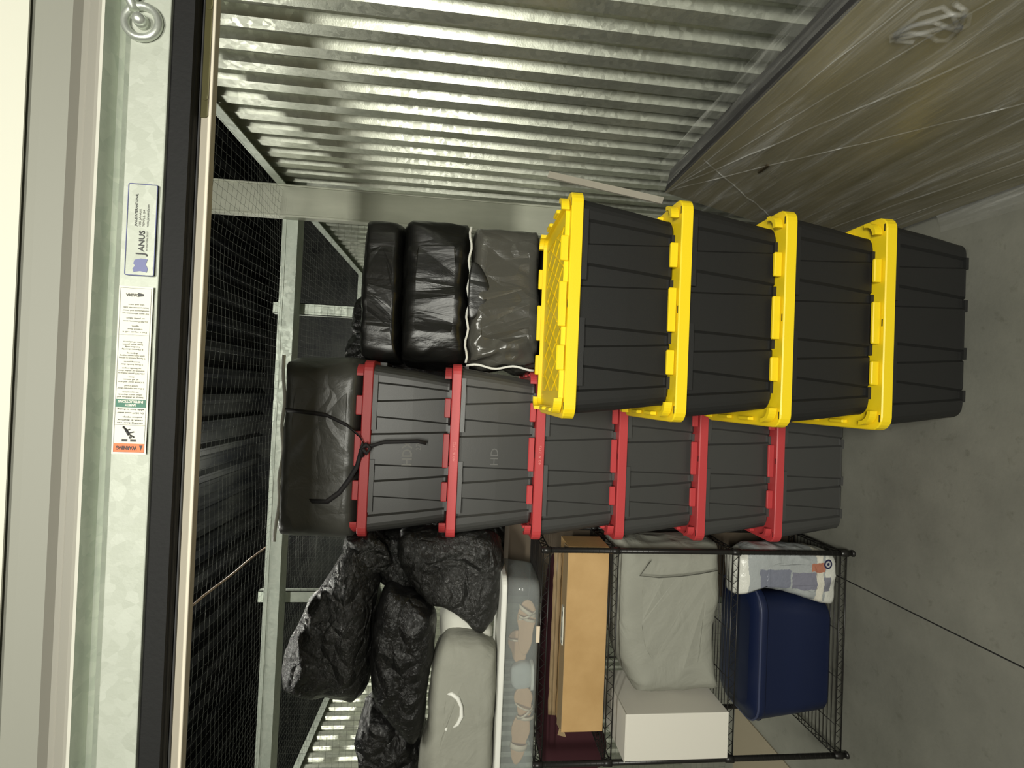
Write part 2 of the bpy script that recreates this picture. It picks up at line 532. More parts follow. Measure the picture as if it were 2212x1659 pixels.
DX0, DX1 = -1.95, 1.30
prof = [(.985, 2.80), (.985, 2.70), (.985, 2.66), (.987, 2.613), (1.0, 2.605), (1.004, 2.598), (.998, 2.592), (1.004, 2.582), (1.0, 2.572),
        (1.0, 2.567), (.988, 2.565), (.986, 2.558), (1.02, 2.553), (1.028, 2.545), (1.014, 2.538), (1.026, 2.529), (1.024, 2.519), (1.024, 2.500)]
mb = MB()
vs = [(DX0, y, z) for y, z in prof] + [(DX1, y, z) for y, z in prof]
n = len(prof)
for i in range(n - 1):
    mb.add([vs[i], vs[i + 1], vs[n + i + 1], vs[n + i]], [(0, 1, 2, 3)], 3 if i < 3 else 0 if i < 8 else (1 if i in (8, 9, 10) else 2))
part(mb, 'curtain', [M['curtain'], M['soffit'], M['galv_dull'], M['curtain_flat']], door)
mb = MB(); mb.box((DX0, 1.0, 2.4506), (DX1, 1.023, 2.521)); mb.box((DX0, .997, 2.4495), (DX1, 1.023, 2.4525))
bar = part(mb, 'bottom_bar', M['galv_bar'], door)
bevel(bar, .0025, 3)
mb = MB(); mb.box((DX0, 1.004, 2.411), (DX1, 1.03, 2.4505)); mb.tube([(DX0, 1.017, 2.4225), (DX1, 1.017, 2.4225)], .0125, 10)
part(mb, 'weather_seal', M['rubber'], door)
mb = MB(); mb.box((-3.4, 1.040, 2.3905), (2.2, 1.060, 3.0)); mb.box((-3.4, 1.034, 2.409), (2.2, 1.0395, 2.4135), 1)  # second box: dark strip standing for the seal's shadow on the header
hd = part(mb, 'header', [M['tan_steel'], M['darkgrey']], door)
bevel(hd, .002)
mb = MB(); mb.loft([rrect(.56, .90, 2.446, 2.466, .008, 0), ], cap1=False, cap0=True) if False else None
lp = [(x, 1.0395, z) for x, z, _ in rrect(.52, .80, 2.396, 2.416, .006, 0)]
lq = [(x, 1.0375, z) for x, _, z in lp]
mb.loft([lp, lq]); mb.tube([(.56, 1.0378, 2.402), (.56, 1.036, 2.402)], .006, 10); mb.tube([(.74, 1.0378, 2.402), (.74, 1.036, 2.402)], .006, 10)
part(mb, 'latch_plate', M['olive'], door)
# latch ring, bolt and rod on the bar
mb = MB()
cx, cz = .668, 2.499
mb.tube([(cx + .030 * cos(t * pi / 12), .9955, cz + .030 * sin(t * pi / 12)) for t in range(24)], .0075, 10, closed=True)
mb.tube([(cx, 1.0, cz), (cx, .992, cz), (cx, .984, cz), (cx, .979, cz), (cx, .977, cz)], [.013, .013, .012, .008, .002], 14)
mb.tube([(cx + .018, .992, cz + .012), (cx + .045, .99, cz + .022), (cx + .075, .989, cz + .036), (cx + .12, .989, cz + .05)], [.008, .009, .0075, .0075], 10)
mb.tube([(cx + .02, .994, cz + .022), (cx + .05, .991, cz + .006), (cx + .13, .991, cz + .006)], [.004, .006, .006], 8)
part(mb, 'latch_ring', M['zinc'], door)


def onbar(x, z, rot=0, y=.9955):
    """text matrix on the bar face: reading toward +x, facing -y, turned by rot"""
    return Matrix.Translation((x, y, z)) @ Matrix.Rotation(pi / 2, 4, 'X') @ Matrix.Rotation(rot, 4, 'Z')


base = Vector(door.location)
door.location.z += 0
# maker's sticker
mb = MB(); x0, x1, z0, z1 = .191, .363, 2.4575, 2.5085; y = .9955
mb.add([(x0, y, z0), (x1, y, z0), (x1, y, z1), (x0, y, z1)], [(0, 1, 2, 3)], 0)
lp = [(x, y - .0003, z) for x, z, _ in rrect(x0, x1, z0, z1, .003, 0, 3)]
mb.tube(lp, .0009, 4, 1, closed=True)
mb.add([(p[0], y - .0006, p[1]) for p in [(.197, 2.470), (.204, 2.468), (.212, 2.472), (.222, 2.469), (.223, 2.481), (.220, 2.492), (.213, 2.494), (.209, 2.491), (.203, 2.495), (.197, 2.493), (.199, 2.482)]], [tuple(range(11))], 1)
mb.text('J', .022, onbar(.2318, 2.4815, 0, y - .001), 3, .0002, bold=.0003)
mb.text('ANUS', .0135, onbar(.256, 2.4805, 0, y - .001), 3, .0002, width=.040, bold=.0002)
mb.text('INTERNATIONAL GROUP', .004, onbar(.256, 2.4715, 0, y - .001), 2, .0001, width=.036)
mb.text('JANUS INTERNATIONAL', .0058, onbar(.314, 2.4925, 0, y - .001), 3, .0002, width=.062)
mb.text('135 JANUS', .0045, onbar(.299, 2.4855, 0, y - .001), 2, .0001, width=.032)
mb.text('TEMPLE, GA', .0045, onbar(.299, 2.4790, 0, y - .001), 2, .0001, width=.032)
mb.text('www.janusintl.com', .0055, onbar(.304, 2.4720, 0, y - .001), 3, .0002, width=.042)
st = part(mb, 'maker_sticker', [M['galv_bar'], M['blueink'], M['ink_soft'], M['ink']], door)
st.parent = bar; st.matrix_parent_inverse = Matrix.Identity(4)
# warning label, its top pointing to -x
mb = MB(); x0, x1, z0, z1 = -.146, .170, 2.4565, 2.5170
mb.add([(x0, y, z0), (x1, y, z0), (x1, y, z1), (x0, y, z1)], [(0, 1, 2, 3)], 0)
zc = (z0 + z1) / 2


def fill(xa, xb, za, zb, mi, dy=.0004):
    mb.add([(xa, y - dy, za), (xb, y - dy, za), (xb, y - dy, zb), (xa, y - dy, zb)], [(0, 1, 2, 3)], mi)


for xa, xb, za, zb in ((-.142, .166, z0 + .003, z0 + .0035), (-.142, .166, z1 - .0035, z1 - .003), (-.1425, -.142, z0 + .003, z1 - .003), (.166, .1665, z0 + .003, z1 - .003), (-.0915, -.091, z0 + .003, z1 - .003), (.078, .0784, z0 + .003, z1 - .003)):
    fill(xa, xb, za, zb, 1)
fill(-.142, -.126, z0 + .0035, z1 - .0035, 2)
ROT = pi / 2


def line(t, x, size, width, mi=1, dz=0, bold=0.0):
    mb.text(t, size, onbar(x, zc + dz, ROT, y - .0008), mi, .0001, width=width, bold=bold)


line('WARNING', -.134, .010, .036, 4, .004, .0004)
mb.add([(-.129, y - .0008, z0 + .006), (-.139, y - .0008, z0 + .009), (-.129, y - .0008, z0 + .012)], [(0, 1, 2)], 1)
# falling figure pictogram and two door-edge blocks
fill(-.1225, -.1175, zc - .012, zc - .002, 5); fill(-.1225, -.1175, zc + .003, zc + .013, 5)
for a, bb, r in (((-.110, .000), (-.100, .006), .0022), ((-.100, .006), (-.0945, .011), .0016), ((-.107, .003), (-.104, -.008), .0012), ((-.110, -.002), (-.114, -.009), .0012), ((-.101, .006), (-.0995, -.001), .0013)):
    mb.tube([(a[0], y - .001, zc + a[1]), (bb[0], y - .001, zc + bb[1])], r, 6, 1)
mb.tube([(-.1145, y - .0005, zc - .002), (-.1145, y - .0015, zc - .002)], .0023, 10, 1)
line('Moving door can', -.0875, .0042, .044); line('result in death or', -.0820, .0042, .044); line('serious injury.', -.0765, .0042, .034, 1, -.004)
line('Do NOT stand under', -.0685, .0042, .046); line('while door is closing.', -.0620, .0042, .048)
fill(-.058, -.043, z0 + .0035, z1 - .0035, 3)
line('SAFETY', -.0535, .0062, .020, 0, 0, .0003); line('INSTRUCTIONS', -.0470, .0062, .044, 0, 0, .0003)
body = ['Safety of children and', 'other users depends', 'on operation.', '', '1 Do not operate door', 'until read.', '', '2 Check door and area', 'at all times', 'door.', '', '3 Do NOT permit children to',
        'stand in or under door', 'or handle ropes', '', '4 Keep hands clear', 'moving parts.', '', '5 Spring tension is strong', 'and can cause injury', 'Adjust by', '', '6 Operate door by', 'handles only', 'keep door guides', 'free of objects']
xx = -.039
for t in body:
    if t:
        line(t, xx, .0040, min(.046, .0022 * len(t)), 6, .0015)
        xx += .00465
    else:
        xx += .0026
xx = .0835
for t in ['For a repair call a', 'trained door', 'agent.', '', 'Do NOT remove, cover', 'or paint label.', '', 'For more information see', 'manufacturer and owner', 'instructions on safe', 'use and care.']:
    if t:
        line(t, xx, .0040, min(.046, .0022 * len(t)), 6, -.001); xx += .0056
    else:
        xx += .0035
line('DASMA', .1535, .0075, .022, 6, .006, .0003)
mb.add([(.150, y - .0008, zc - .004), (.158, y - .0008, zc - .004), (.156, y - .0008, zc - .014), (.152, y - .0008, zc - .014)], [(0, 1, 2, 3)], 1)
st = part(mb, 'warning_label', [M['paper'], M['ink'], M['orange'], M['green'], M['ink'], M['ink'], M['ink_soft']], door)
st.parent = bar; st.matrix_parent_inverse = Matrix.Identity(4)

door.location.z += DZ
# ------------------------------------------------------------------ totes
W, D, H, P = .777, .53, .352, .384
CH = [(-.295, -.204, -.265, -.226), (-.145, -.067, -.120, -.077), (.062, .145, .078, .122), (.206, .295, .230, .270)]
CHS = [(-.15, -.06, -.13, -.08), (.06, .15, .08, .13)]


def tote_loop(t, z):
    """t = 0 bottom, 1 top"""
    hx = (W / 2 - .057) * (1 - t) + (W / 2 - .016) * t
    hy = (D / 2 - .050) * (1 - t) + (D / 2 - .016) * t
    r = .045; dep = .011
    pts = []

    def side(chs, h, f):
        out = [(-(h - r), 0)]
        for a, b_, c, d in chs:
            lo = a * t + c * (1 - t); hi = b_ * t + d * (1 - t)
            out += [(lo - .002, 0), (lo + .006, dep), (hi - .006, dep), (hi + .002, 0)]
        return [f(u, e) for u, e in out]

    def corner(cx, cy, a0):
        return [(cx + r * cos(radians(a0 + 90 * i / 5)), cy + r * sin(radians(a0 + 90 * i / 5)), z) for i in range(6)]
    pts += side(CH, hx, lambda u, e: (u, -hy + e, z))
    pts += corner(hx - r, -hy + r, -90)
    pts += side(CHS, hy, lambda u, e: (hx - e, u, z))[1:]
    pts += corner(hx - r, hy - r, 0)
    pts += side(CH, hx, lambda u, e: (-u, hy - e, z))[1:]
    pts += corner(-hx + r, hy - r, 90)
    pts += side(CHS, hy, lambda u, e: (-hx + e, -u, z))[1:]
    pts += corner(-hx + r, -hy + r, 180)[:-1]
    return pts


def make_tote(name, label, cat, group, lidmat, bodymat, diamond, ring=False):
    t = thing(name, label, cat, (0, 0, 0), 0, group)
    mb = MB()
    lv = [(0.0, .012), (.0, .02), (.5, .17), (.95, .33), (1.0, .342)]
    loops = [tote_loop(0, .008)] + [tote_loop(a, z) for a, z in lv]
    loops[0] = [(x * .97, y_ * .97, .004) for x, y_, z in loops[0]]
    mb.loft(loops)
    for sx in (-1, 1):      # feet bumps
        for u in (.09, .25):
            for sy in (-1, 1):
                mb.box((sx * u - .022, sy * (D / 2 - .062) - .012, 0), (sx * u + .022, sy * (D / 2 - .062) + .012, .012))
    body = mb.build('tub', bodymat, t)
    for sy in (-1, 1):      # carrying flange strips under the rim
        for a, b_ in ((-.275, -.045), (.085, .325)):
            mb = MB(); y0 = sy * (D / 2 - .010)
            mb.box((a, min(y0, y0 - sy * .014), .322), (b_, max(y0, y0 - sy * .014), .3425))
            mb.build('handle_flange', bodymat, t)
    for sx in (-1, 1):
        mb = MB(); xa = sx * (W / 2 - .016); xb = sx * (W / 2 - .001)
        mb.box((min(xa, xb), -.09, .312), (max(xa, xb), .09, .3425))
        mb.build('handle_flange', bodymat, t)
    mb = MB(); hw, hd = W / 2, D / 2
    o0 = rrect(-hw + .006, hw - .006, -hd + .006, hd - .006, .042, .342)
    o1 = rrect(-hw, hw, -hd, hd, .047, .345)
    o2 = rrect(-hw, hw, -hd, hd, .047, .380)
    o3 = rrect(-hw + .003, hw - .003, -hd + .003, hd - .003, .045, .384)
    i0 = rrect(-hw + .040, hw - .040, -hd + .040, hd - .040, .03, .3835)
    i1 = rrect(-hw + .043, hw - .043, -hd + .043, hd - .043, .028, .3835)
    mb.loft([o0, o1, o2, o3, i0, i1])
    # low inner wall, then castellated tabs round the edge
    if ring: mb.loft([rrect(-hw + .031, hw - .031, -hd + .031, hd - .031, .04, .383), rrect(-hw + .031, hw - .031, -hd + .031, hd - .031, .04, .398),
             rrect(-hw + .037, hw - .037, -hd + .037, hd - .037, .036, .398), rrect(-hw + .037, hw - .037, -hd + .037, hd - .037, .036, .383)], cap0=False, cap1=False)
    def tab(x0, x1, y0, y1, h=.413):
        mb.loft([rrect(x0, x1, y0, y1, .004, .388, 2), rrect(x0, x1, y0, y1, .004, h - .003, 2), rrect(x0 + .003, x1 - .003, y0 + .003, y1 - .003, .003, h, 2)])
    for sy in (-1, 1):
        for c_, w_ in ((-.182, .086), (0, .153), (.190, .086)):
            ya = sy * (hd - .016); yb = sy * (hd - .030)
            tab(c_ - w_ / 2, c_ + w_ / 2, min(ya, yb), max(ya, yb))
    for sx in (-1, 1):
        for c_, w_ in ((-.075, .07), (.075, .07)):
            xa = sx * (hw - .018); xb = sx * (hw - .032)
            tab(min(xa, xb), max(xa, xb), c_ - w_ / 2, c_ + w_ / 2, .408)
        for sy in (-1, 1):          # quarter-round corner posts
            cx_, cy_ = sx * (hw - .066), sy * (hd - .066)
            a0 = math.atan2(sy, sx)
            lp = []
            for rr_, rev in ((.050, False), (.036, True)):
                seq = [a0 + radians(-48 + 96 * i / 8) for i in range(9)]
                if rev: seq = seq[::-1]
                lp += [(cx_ + rr_ * cos(a), cy_ + rr_ * sin(a)) for a in seq]
            mb.loft([[(x_, y_, z) for x_, y_ in lp] for z in (.388, .416)])
    if diamond:
        for k in range(-5, 6):
            for sg in (-1, 1):
                x0 = k * .075
                lo = max(-1, (-.30 - x0) / .085); hi = min(1, (.30 - x0) / .085)
                if hi - lo < .1: continue
                mb.bar((x0 + .085 * lo, sg * .17 * lo, .3845), (x0 + .085 * hi, sg * .17 * hi, .3845), .005, .004)
        for sx in (-1, 1):
            mb.bar((sx * .30, -.19, .385), (sx * .30, .19, .385), .012, .005)
    lid = mb.build('lid', lidmat, t)
    for x_ in (-.345, 0, .345):
        for sy in (-1, 1):
            mb = MB(); yc_ = sy * (hd - .0102)
            mb.box((x_ - .013, yc_ - .0023, .3835), (x_ + .013, yc_ + .0023, .3847))
            mb.build('slot', M['slot'], t)
    return t


ORD_Y = ['topmost of the yellow-lidded stack, ribbed lid top exposed', 'second from the top of the yellow-lidded stack', 'third from the top of the yellow-lidded stack', 'bottom of the yellow-lidded stack on the floor']
ORD_R = ['topmost of its stack, faded white lettering, strap hanging over it', 'second from the top of its stack, rubbed-off lettering', 'third from the top, left of the highest yellow lid',
         'fourth from the top, beside the tan cardboard box', 'second from the bottom, beside the grey bag', 'bottom of its stack, standing on the floor']
ytop = make_tote('storage_tote', 'x', 'storage tote', 'yellow-lidded totes stacked on the right', M['yellow'], M['tote'], True, True)
yt = make_tote('storage_tote', 'x', 'storage tote', 'yellow-lidded totes stacked on the right', M['yellow'], M['tote'], True)
rt = make_tote('storage_tote', 'x', 'storage tote', 'red-lidded totes stacked in the middle', M['red'], M['tote_r'], False)
jit = [(0, 0), (.002, -.003), (-.003, .001), (.001, .002), (.003, -.001), (0, .003)]
for i in range(4):
    o = ytop if i == 0 else yt if i == 1 else copy_tree(yt)
    k = 3 - i
    o.location = (-.0798 + W / 2 + jit[i][0], 1.6186 + D / 2 + jit[i][1], k * P)
    o['label'] = 'black tote with yellow lid, ' + ORD_Y[i]
rtops = []
for i in range(6):
    o = rt if i == 0 else copy_tree(rt)
    k = 5 - i
    o.location = (-.658 + W / 2 + jit[i][0] - .002, 2.197 + D / 2 + jit[i][1], k * P)
    o['label'] = 'charcoal tote with red lid, ' + ORD_R[i]
    rtops.append(o)


def fyz(z):
    t = (z - .02) / .15 * .5 if z < .17 else .5 + (z - .17) / .16 * .45
    return -((D / 2 - .050) * (1 - t) + (D / 2 - .016) * t) - .0011


def tote_text(tote, txt, x, z, size, mat, y, width=None, bold=0.0, name='lettering', tilt=0.0):
    mb = MB()
    mb.text(txt, size, Matrix.Translation((x, y, z)) @ Matrix.Rotation(pi / 2 + tilt, 4, 'X'), 0, .0004, width=width, bold=bold)
    return mb.build(name, mat, tote)


top_r, sec_r, third_r = rtops[0], rtops[1], rtops[2]
fy = lambda z: -(D / 2 - .050) * (1 - z / .352) - (D / 2 - .016) * (z / .352) - .0006
tote_text(top_r, 'HDX', -.016, .183, .062, M['print_grey'], fyz(.183), .112, .001, tilt=.1)
tote_text(top_r, '27G', .022, .137, .030, M['print_grey'], fyz(.137), .046, tilt=.113)
tote_text(sec_r, 'HD', -.022, .180, .050, newmat('worn_print', (.13, .13, .125), .6), fyz(.18), .075, tilt=.1)
tote_text(third_r, '40 & 27G', .0, .362, .016, M['print_pink'], -D / 2 - .0002, .085)
tote_text(sec_r, '40 & 27G', .0, .362, .016, M['print_pink'], -D / 2 - .0002, .085)


# ------------------------------------------------------------------ soft bags from a rounded silhouette
def resample(pts, n):
    pts = [Vector((p[0], 0, p[1])) for p in pts]
    k = len(pts); out = []
    # Catmull-Rom closed
    dense = []
    for i in range(k):
        p0, p1, p2, p3 = pts[i - 1], pts[i], pts[(i + 1) % k], pts[(i + 2) % k]
        for s_ in range(10):
            t = s_ / 10
            dense.append(0.5 * ((2 * p1) + (p2 - p0) * t + (2 * p0 - 5 * p1 + 4 * p2 - p3) * t * t + (3 * p1 - p0 - 3 * p2 + p3) * t ** 3))
    L_ = [0]
    for i in range(len(dense)):
        L_.append(L_[-1] + (dense[(i + 1) % len(dense)] - dense[i]).length)
    tot = L_[-1]; j = 0
    for i in range(n):
        s_ = tot * i / n
        while L_[j + 1] < s_: j += 1
        f = (s_ - L_[j]) / max(1e-9, L_[j + 1] - L_[j])
        out.append(dense[j % len(dense)].lerp(dense[(j + 1) % len(dense)], f))
    return out


def ridge(p, sc):
    return 1 - abs(noise.noise(p * sc)) * 2


def soft(outline, y, thick, px=.55, py=.8, seed=0, lump=.02, lsc=4, fold=.012, fsc=9, stretch=(1, 1, 1), n=110, m_=46, extra=None):
    """closed soft body: silhouette in the xz plane at depth y, swelling to +-thick"""
    ring = resample(outline, n)
    c = sum(ring, Vector((0, 0, 0))) / n
    mb = MB(); loops = []
    sd = Vector((seed * 7.3, seed * 3.1, seed * 5.7))
    for i in range(1, m_):
        ph = -pi / 2 + pi * i / m_
        a = max(0, cos(ph)) ** px; d = (abs(sin(ph)) ** py) * (1 if ph > 0 else -1) * thick
        lp = []
        for p in ring:
            q = c + (p - c) * a; q = Vector((q.x, y + d, q.z))
            nrm = Vector(((p.x - c.x) * a, d * 1.2, (p.z - c.z) * a)).normalized()
            s_ = Vector((q.x * stretch[0], q.y * stretch[1], q.z * stretch[2])) + sd
            h = lump * noise.noise(s_ * lsc) + fold * (ridge(s_ + Vector((noise.noise(s_ * 3), 0, noise.noise(s_ * 3.3 + sd))) * .12, fsc) - .6) + fold * .35 * ridge(s_, fsc * 3)
            if extra: h += extra(q)
            lp.append(tuple(q + nrm * h))
        loops.append(lp)
    mb.loft(loops, smooth=True)
    return mb, c


def soft_thing(name, label, cat, outline, y, thick, mat, group=None, base_z=None, zc=None, **kw):
    mb, c = soft(outline, y, thick, **kw)
    if zc: mb.v = [(a_, b_, min(max(c_, zc[0]), zc[1])) for a_, b_, c_ in mb.v]
    zs = [v[2] for v in mb.v]
    loc = Vector((c.x, y, base_z if base_z is not None else min(zs)))
    t = thing(name, label, cat, loc, 0, group)
    part(mb, 'body', mat, t)
    return t


def ribbon(mb, pts, wv, th=.002, mi=0):
    """flat strap along pts, width vector wv"""
    wv = Vector(wv); loops = []
    for i, p in enumerate(pts):
        p = Vector(p); a = Vector(pts[max(0, i - 1)]); b_ = Vector(pts[min(len(pts) - 1, i + 1)])
        nrm = (b_ - a).cross(wv).normalized() * th
        loops.append([p - wv - nrm, p + wv - nrm, p + wv + nrm, p - wv + nrm])
    mb.loft(loops, mi, True)


# charcoal bag lying on the red-lidded stack
zb = [(.118, 2.640), (.130, 2.5), (.130, 2.345), (.10, 2.312), (-.052, 2.310), (-.26, 2.310), (-.468, 2.310), (-.66, 2.310), (-.697, 2.33), (-.688, 2.489), (-.682, 2.635), (-.64, 2.655), (-.435, 2.652), (-.148, 2.65), (.08, 2.652)]
t = soft_thing('storage_bag', 'charcoal plastic storage bag with white binding lying on top of the red-lidded stack', 'bag', zb, 2.425, .225, M['zip'], base_z=2.30, zc=(2.308, 3),
               px=.16, py=1.0, seed=3, lump=.006, lsc=3, fold=.007, fsc=4)
mb = MB()
pts = [(.124 - .812 * i / 30, 2.235 + .004 * sin(i * .9), 2.652 + .004 * sin(i * .7) - .012 * sin(pi * i / 30)) for i in range(31)]
ribbon(mb, pts, (0, 0, .007), .0015)
part(mb, 'binding', M['white_edge'], t)
mb = MB()
pts = [(-.50, 2.196, 2.50), (-.50, 2.192, 2.43), (-.46, 2.190, 2.38), (-.40, 2.186, 2.34), (-.345, 2.178, 2.31), (-.29, 2.168, 2.297), (-.245, 2.166, 2.285), (-.215, 2.17, 2.30), (-.17, 2.182, 2.36), (-.13, 2.190, 2.45), (-.12, 2.195, 2.54), (-.115, 2.20, 2.62)]
ribbon(mb, pts, (.009, 0, .006), .002)
pts = [(-.255, 2.165, 2.285), (-.252, 2.170, 2.25), (-.236, 2.176, 2.20), (-.232, 2.18, 2.12), (-.228, 2.185, 2.06), (-.236, 2.188, 2.02)]
ribbon(mb, pts, (.008, 0, 0), .002)
mb.tube([(-.30, 2.168, 2.288), (-.27, 2.158, 2.292), (-.245, 2.160, 2.272), (-.262, 2.165, 2.255), (-.285, 2.16, 2.268), (-.262, 2.152, 2.286)], .009, 8)
tag(mb.build('bag_strap', M['dark_strap'], loc=(-.24, 2.17, 2.02)), 'black fabric strap looped over the charcoal bag and knotted over the topmost red lid', 'strap')

# three glossy bags piled behind the yellow-lidded stack (others of the pile below them out of sight)
B1 = [(.80, 2.215), (.81, 2.34), (.76, 2.362), (.6, 2.368), (.3, 2.372), (.16, 2.366), (.125, 2.33), (.12, 2.20), (.15, 2.185), (.4, 2.185), (.62, 2.188), (.76, 2.19)]
B2 = [(.80, 2.175), (.83, 2.12), (.82, 1.93), (.79, 1.872), (.60, 1.866), (.3, 1.862), (.15, 1.868), (.118, 1.90), (.11, 2.02), (.125, 2.15), (.16, 2.178), (.42, 2.182), (.62, 2.182)]
B3 = [(.775, 1.85), (.80, 1.80), (.80, 1.58), (.78, 1.53), (.6, 1.518), (.3, 1.518), (.16, 1.524), (.125, 1.56), (.122, 1.80), (.15, 1.852), (.37, 1.858), (.6, 1.856)]
GB = 'black plastic bags piled behind the yellow-lidded totes'
soft_thing('plastic_bag', 'black plastic bag, topmost of the pile behind the yellow-lidded totes', 'bag', B1, 2.56, .22, M['heavy'], GB, zc=(2.186, 3), px=.2, py=.9, seed=4, lump=.014, fold=.016, fsc=5, stretch=(1.2, 1, .45))
t2 = soft_thing('plastic_bag', 'glossy black plastic bag with draped folds, mid-pile behind the yellow-lidded totes', 'bag', B2, 2.56, .235, M['heavy'], GB, zc=(1.868, 2.184), px=.22, py=.9, seed=5, lump=.02, fold=.024, fsc=4.5, stretch=(1.2, 1, .45))
t3 = soft_thing('plastic_bag', 'shiny dark grey plastic bag with white binding, just left above the highest yellow lid', 'bag', B3, 2.54, .235, M['heavy_grey'], GB, zc=(1.525, 1.866), px=.18, py=.9, seed=6, lump=.014, fold=.008, fsc=4, stretch=(1, 1, .5), extra=lambda q: .022 * max(0, min(1, (.52 - q.x) * 4)) * (ridge(Vector((q.x * 1.6 + q.z * .5, 0, q.z * .55)), 11) + .5 * ridge(q, 16)) if q.y < 2.54 else 0)
mb = MB()
ribbon(mb, [(.77 - .64 * i / 24, 2.312 + .006 * sin(i), 1.866 + .006 * sin(i * 1.3)) for i in range(25)], (0, 0, .005), .0015)
ribbon(mb, [(.118 + .008 * sin(i * .7), 2.325, 1.862 - .32 * i / 16) for i in range(17)], (.005, 0, 0), .0015)
part(mb, 'binding', M['white_edge'], t3)
mb, c_ = soft([(.60, 1.855), (.56, 1.80), (.47, 1.765), (.38, 1.79), (.34, 1.855), (.46, 1.868)], 2.305, .012, px=.4, py=.6, seed=2, lump=.004, fold=.003, n=48, m_=16)
part(mb, 'flap', M['heavy'], t3)
# lower bags of the same pile carry them
for k in range(4):
    lab = 'black plastic bag low in the pile, hidden behind the yellow-lidded totes'
    off = 1.52 - .378 * (k + 1)
    o = soft_thing('plastic_bag', lab, 'bag', [(x, z - 1.518 + off + .02) for x, z in [(p[0], 1.518 + (p[1] - 1.518) * 1.06) for p in B3]], 2.54, .235, M['heavy'], 'black bags low in the pile', base_z=max(0, off),
                   px=.16, py=.9, seed=10 + k, lump=.006, fold=.006, fsc=5, n=60, m_=20)

# sagging crumpled bag between the pile and the red stack
SP = [(.20, 2.42), (.17, 2.50), (.10, 2.50), (.045, 2.43), (-.02, 2.35), (-.0, 2.33), (.10, 2.325), (.155, 2.33), (.16, 2.38)]
SP = [(.50, 2.46), (.30, 2.51), (.12, 2.53), (.04, 2.48), (-.02, 2.38), (-.04, 2.20), (-.02, 1.95), (.05, 1.80), (.30, 1.76), (.50, 1.80), (.54, 2.1)]
soft_thing('trash_bag', 'crumpled black trash bag tucked behind the tall pile, peeking above the topmost red lid', 'bag', SP, 2.885, .10, M['crinkle'], px=.35, seed=8, lump=.02, fold=.02, fsc=9, n=90, m_=30)
TB = [(-.42, 2.26), (-.62, 2.36), (-.92, 2.36), (-1.12, 2.22), (-1.16, 1.8), (-1.16, .9), (-1.14, .1), (-1.08, .02), (-.50, .02), (-.44, .1), (-.42, .9), (-.42, 1.8)]  # black shape added to darken the bright gap beside the red stack
soft_thing('gap_darkening_bag', 'added tall black bag darkening the gap behind the rack and the heaped trash bags', 'bag', TB, 2.93, .085, M['crinkle'], base_z=0, zc=(.001, 3), px=.3, seed=9, lump=.02, fold=.015, fsc=6, n=90, m_=30)

# ------------------------------------------------------------------ wire rack
PX0, PX1, PY0, PY1 = -1.632, -.690, 2.175, 2.545
rack = thing('wire_rack', 'black wire shelving rack standing on the floor left of the red-lidded totes', 'shelving rack', ((PX0 + PX1) / 2, PY0, 0))
for x_ in (PX0, PX1):
    for y_ in (PY0, PY1):
        mb = MB(); mb.tube([(x_, y_, .008), (x_, y_, 1.49)], .0118, 14)
        mb.tube([(x_, y_, 0), (x_, y_, .006), (x_, y_, .012)], [.016, .016, .012], 12)
        mb.tube([(x_, y_, 1.486), (x_, y_, 1.494)], .0128, 12)
        for z in [i * .0254 + .04 for i in range(56)]:
            mb.tube([(x_, y_, z), (x_, y_, z + .0018)], .0124, 10, cap=False)
        part(mb, 'post', M['black_steel'], rack)
for zt in (.064, .600, 1.172, 1.485):
    mb = MB()
    zl = zt - .030; q = .0030
    for y_ in (PY0, PY1):
        for z in (zt, zl):
            mb.tube([(PX0, y_, z), (PX1, y_, z)], q, 6)
        k = 34
        mb.tube([(PX0 + .02 + (PX1 - PX0 - .04) * i / k, y_, zt if i % 2 else zl) for i in range(k + 1)], .0019, 5)
    for x_ in (PX0, PX1):
        for z in (zt, zl):
            mb.tube([(x_, PY0, z), (x_, PY1, z)], q, 6)
        k = 12
        mb.tube([(x_, PY0 + .02 + (PY1 - PY0 - .04) * i / k, zt if i % 2 else zl) for i in range(k + 1)], .0019, 5)
    for i in range(1, 15):
        y_ = PY0 + (PY1 - PY0) * i / 15
        mb.tube([(PX0, y_, zt + .003), (PX1, y_, zt + .003)], .0018, 5)
    for x_ in (PX0 + .14, PX0 + .36, PX1 - .36, PX1 - .14):
        mb.tube([(x_, PY0, zt - .001), (x_, PY1, zt - .001)], .0025, 5)
    for x_ in (PX0, PX1):
        for y_ in (PY0, PY1):
            mb.tube([(x_, y_, zl - .004), (x_, y_, zt + .004)], [.0165, .0145], 12)
    part(mb, 'shelf', M['black_steel'], rack)

# ------------------------------------------------------------------ things on the bottom shelf
t = thing('storage_bin', 'dark navy plastic storage bin with lid on the bottom shelf of the rack', 'storage bin', (-1.18, 2.40, .069))
mb = MB()
lp = []
for z, ins in ((.070, .06), (.080, .048), (.25, .030), (.40, .014), (.405, .008)):
    lp.append(rrect(-1.53 + ins, -.885 - ins, 2.20 + ins * .3, 2.53 - ins * .6, .085, z, 8))
mb.loft(lp, smooth=True)
part(mb, 'tub', M['navy'], t)
mb = MB()
mb.loft([rrect(-1.515, -.885, 2.195, 2.535, .10, .402, 8), rrect(-1.518, -.882, 2.192, 2.538, .10, .408, 8), rrect(-1.518, -.882, 2.192, 2.538, .10, .434, 8), rrect(-1.508, -.892, 2.202, 2.528, .09, .446, 8), rrect(-1.46, -.94, 2.25, 2.48, .06, .460, 8)], smooth=True)
part(mb, 'lid', M['navy'], t)
mb = MB(); mb.tube(rrect(-1.5165, -.8835, 2.1935, 2.5365, .10, .437, 8), .0055, 8, closed=True)
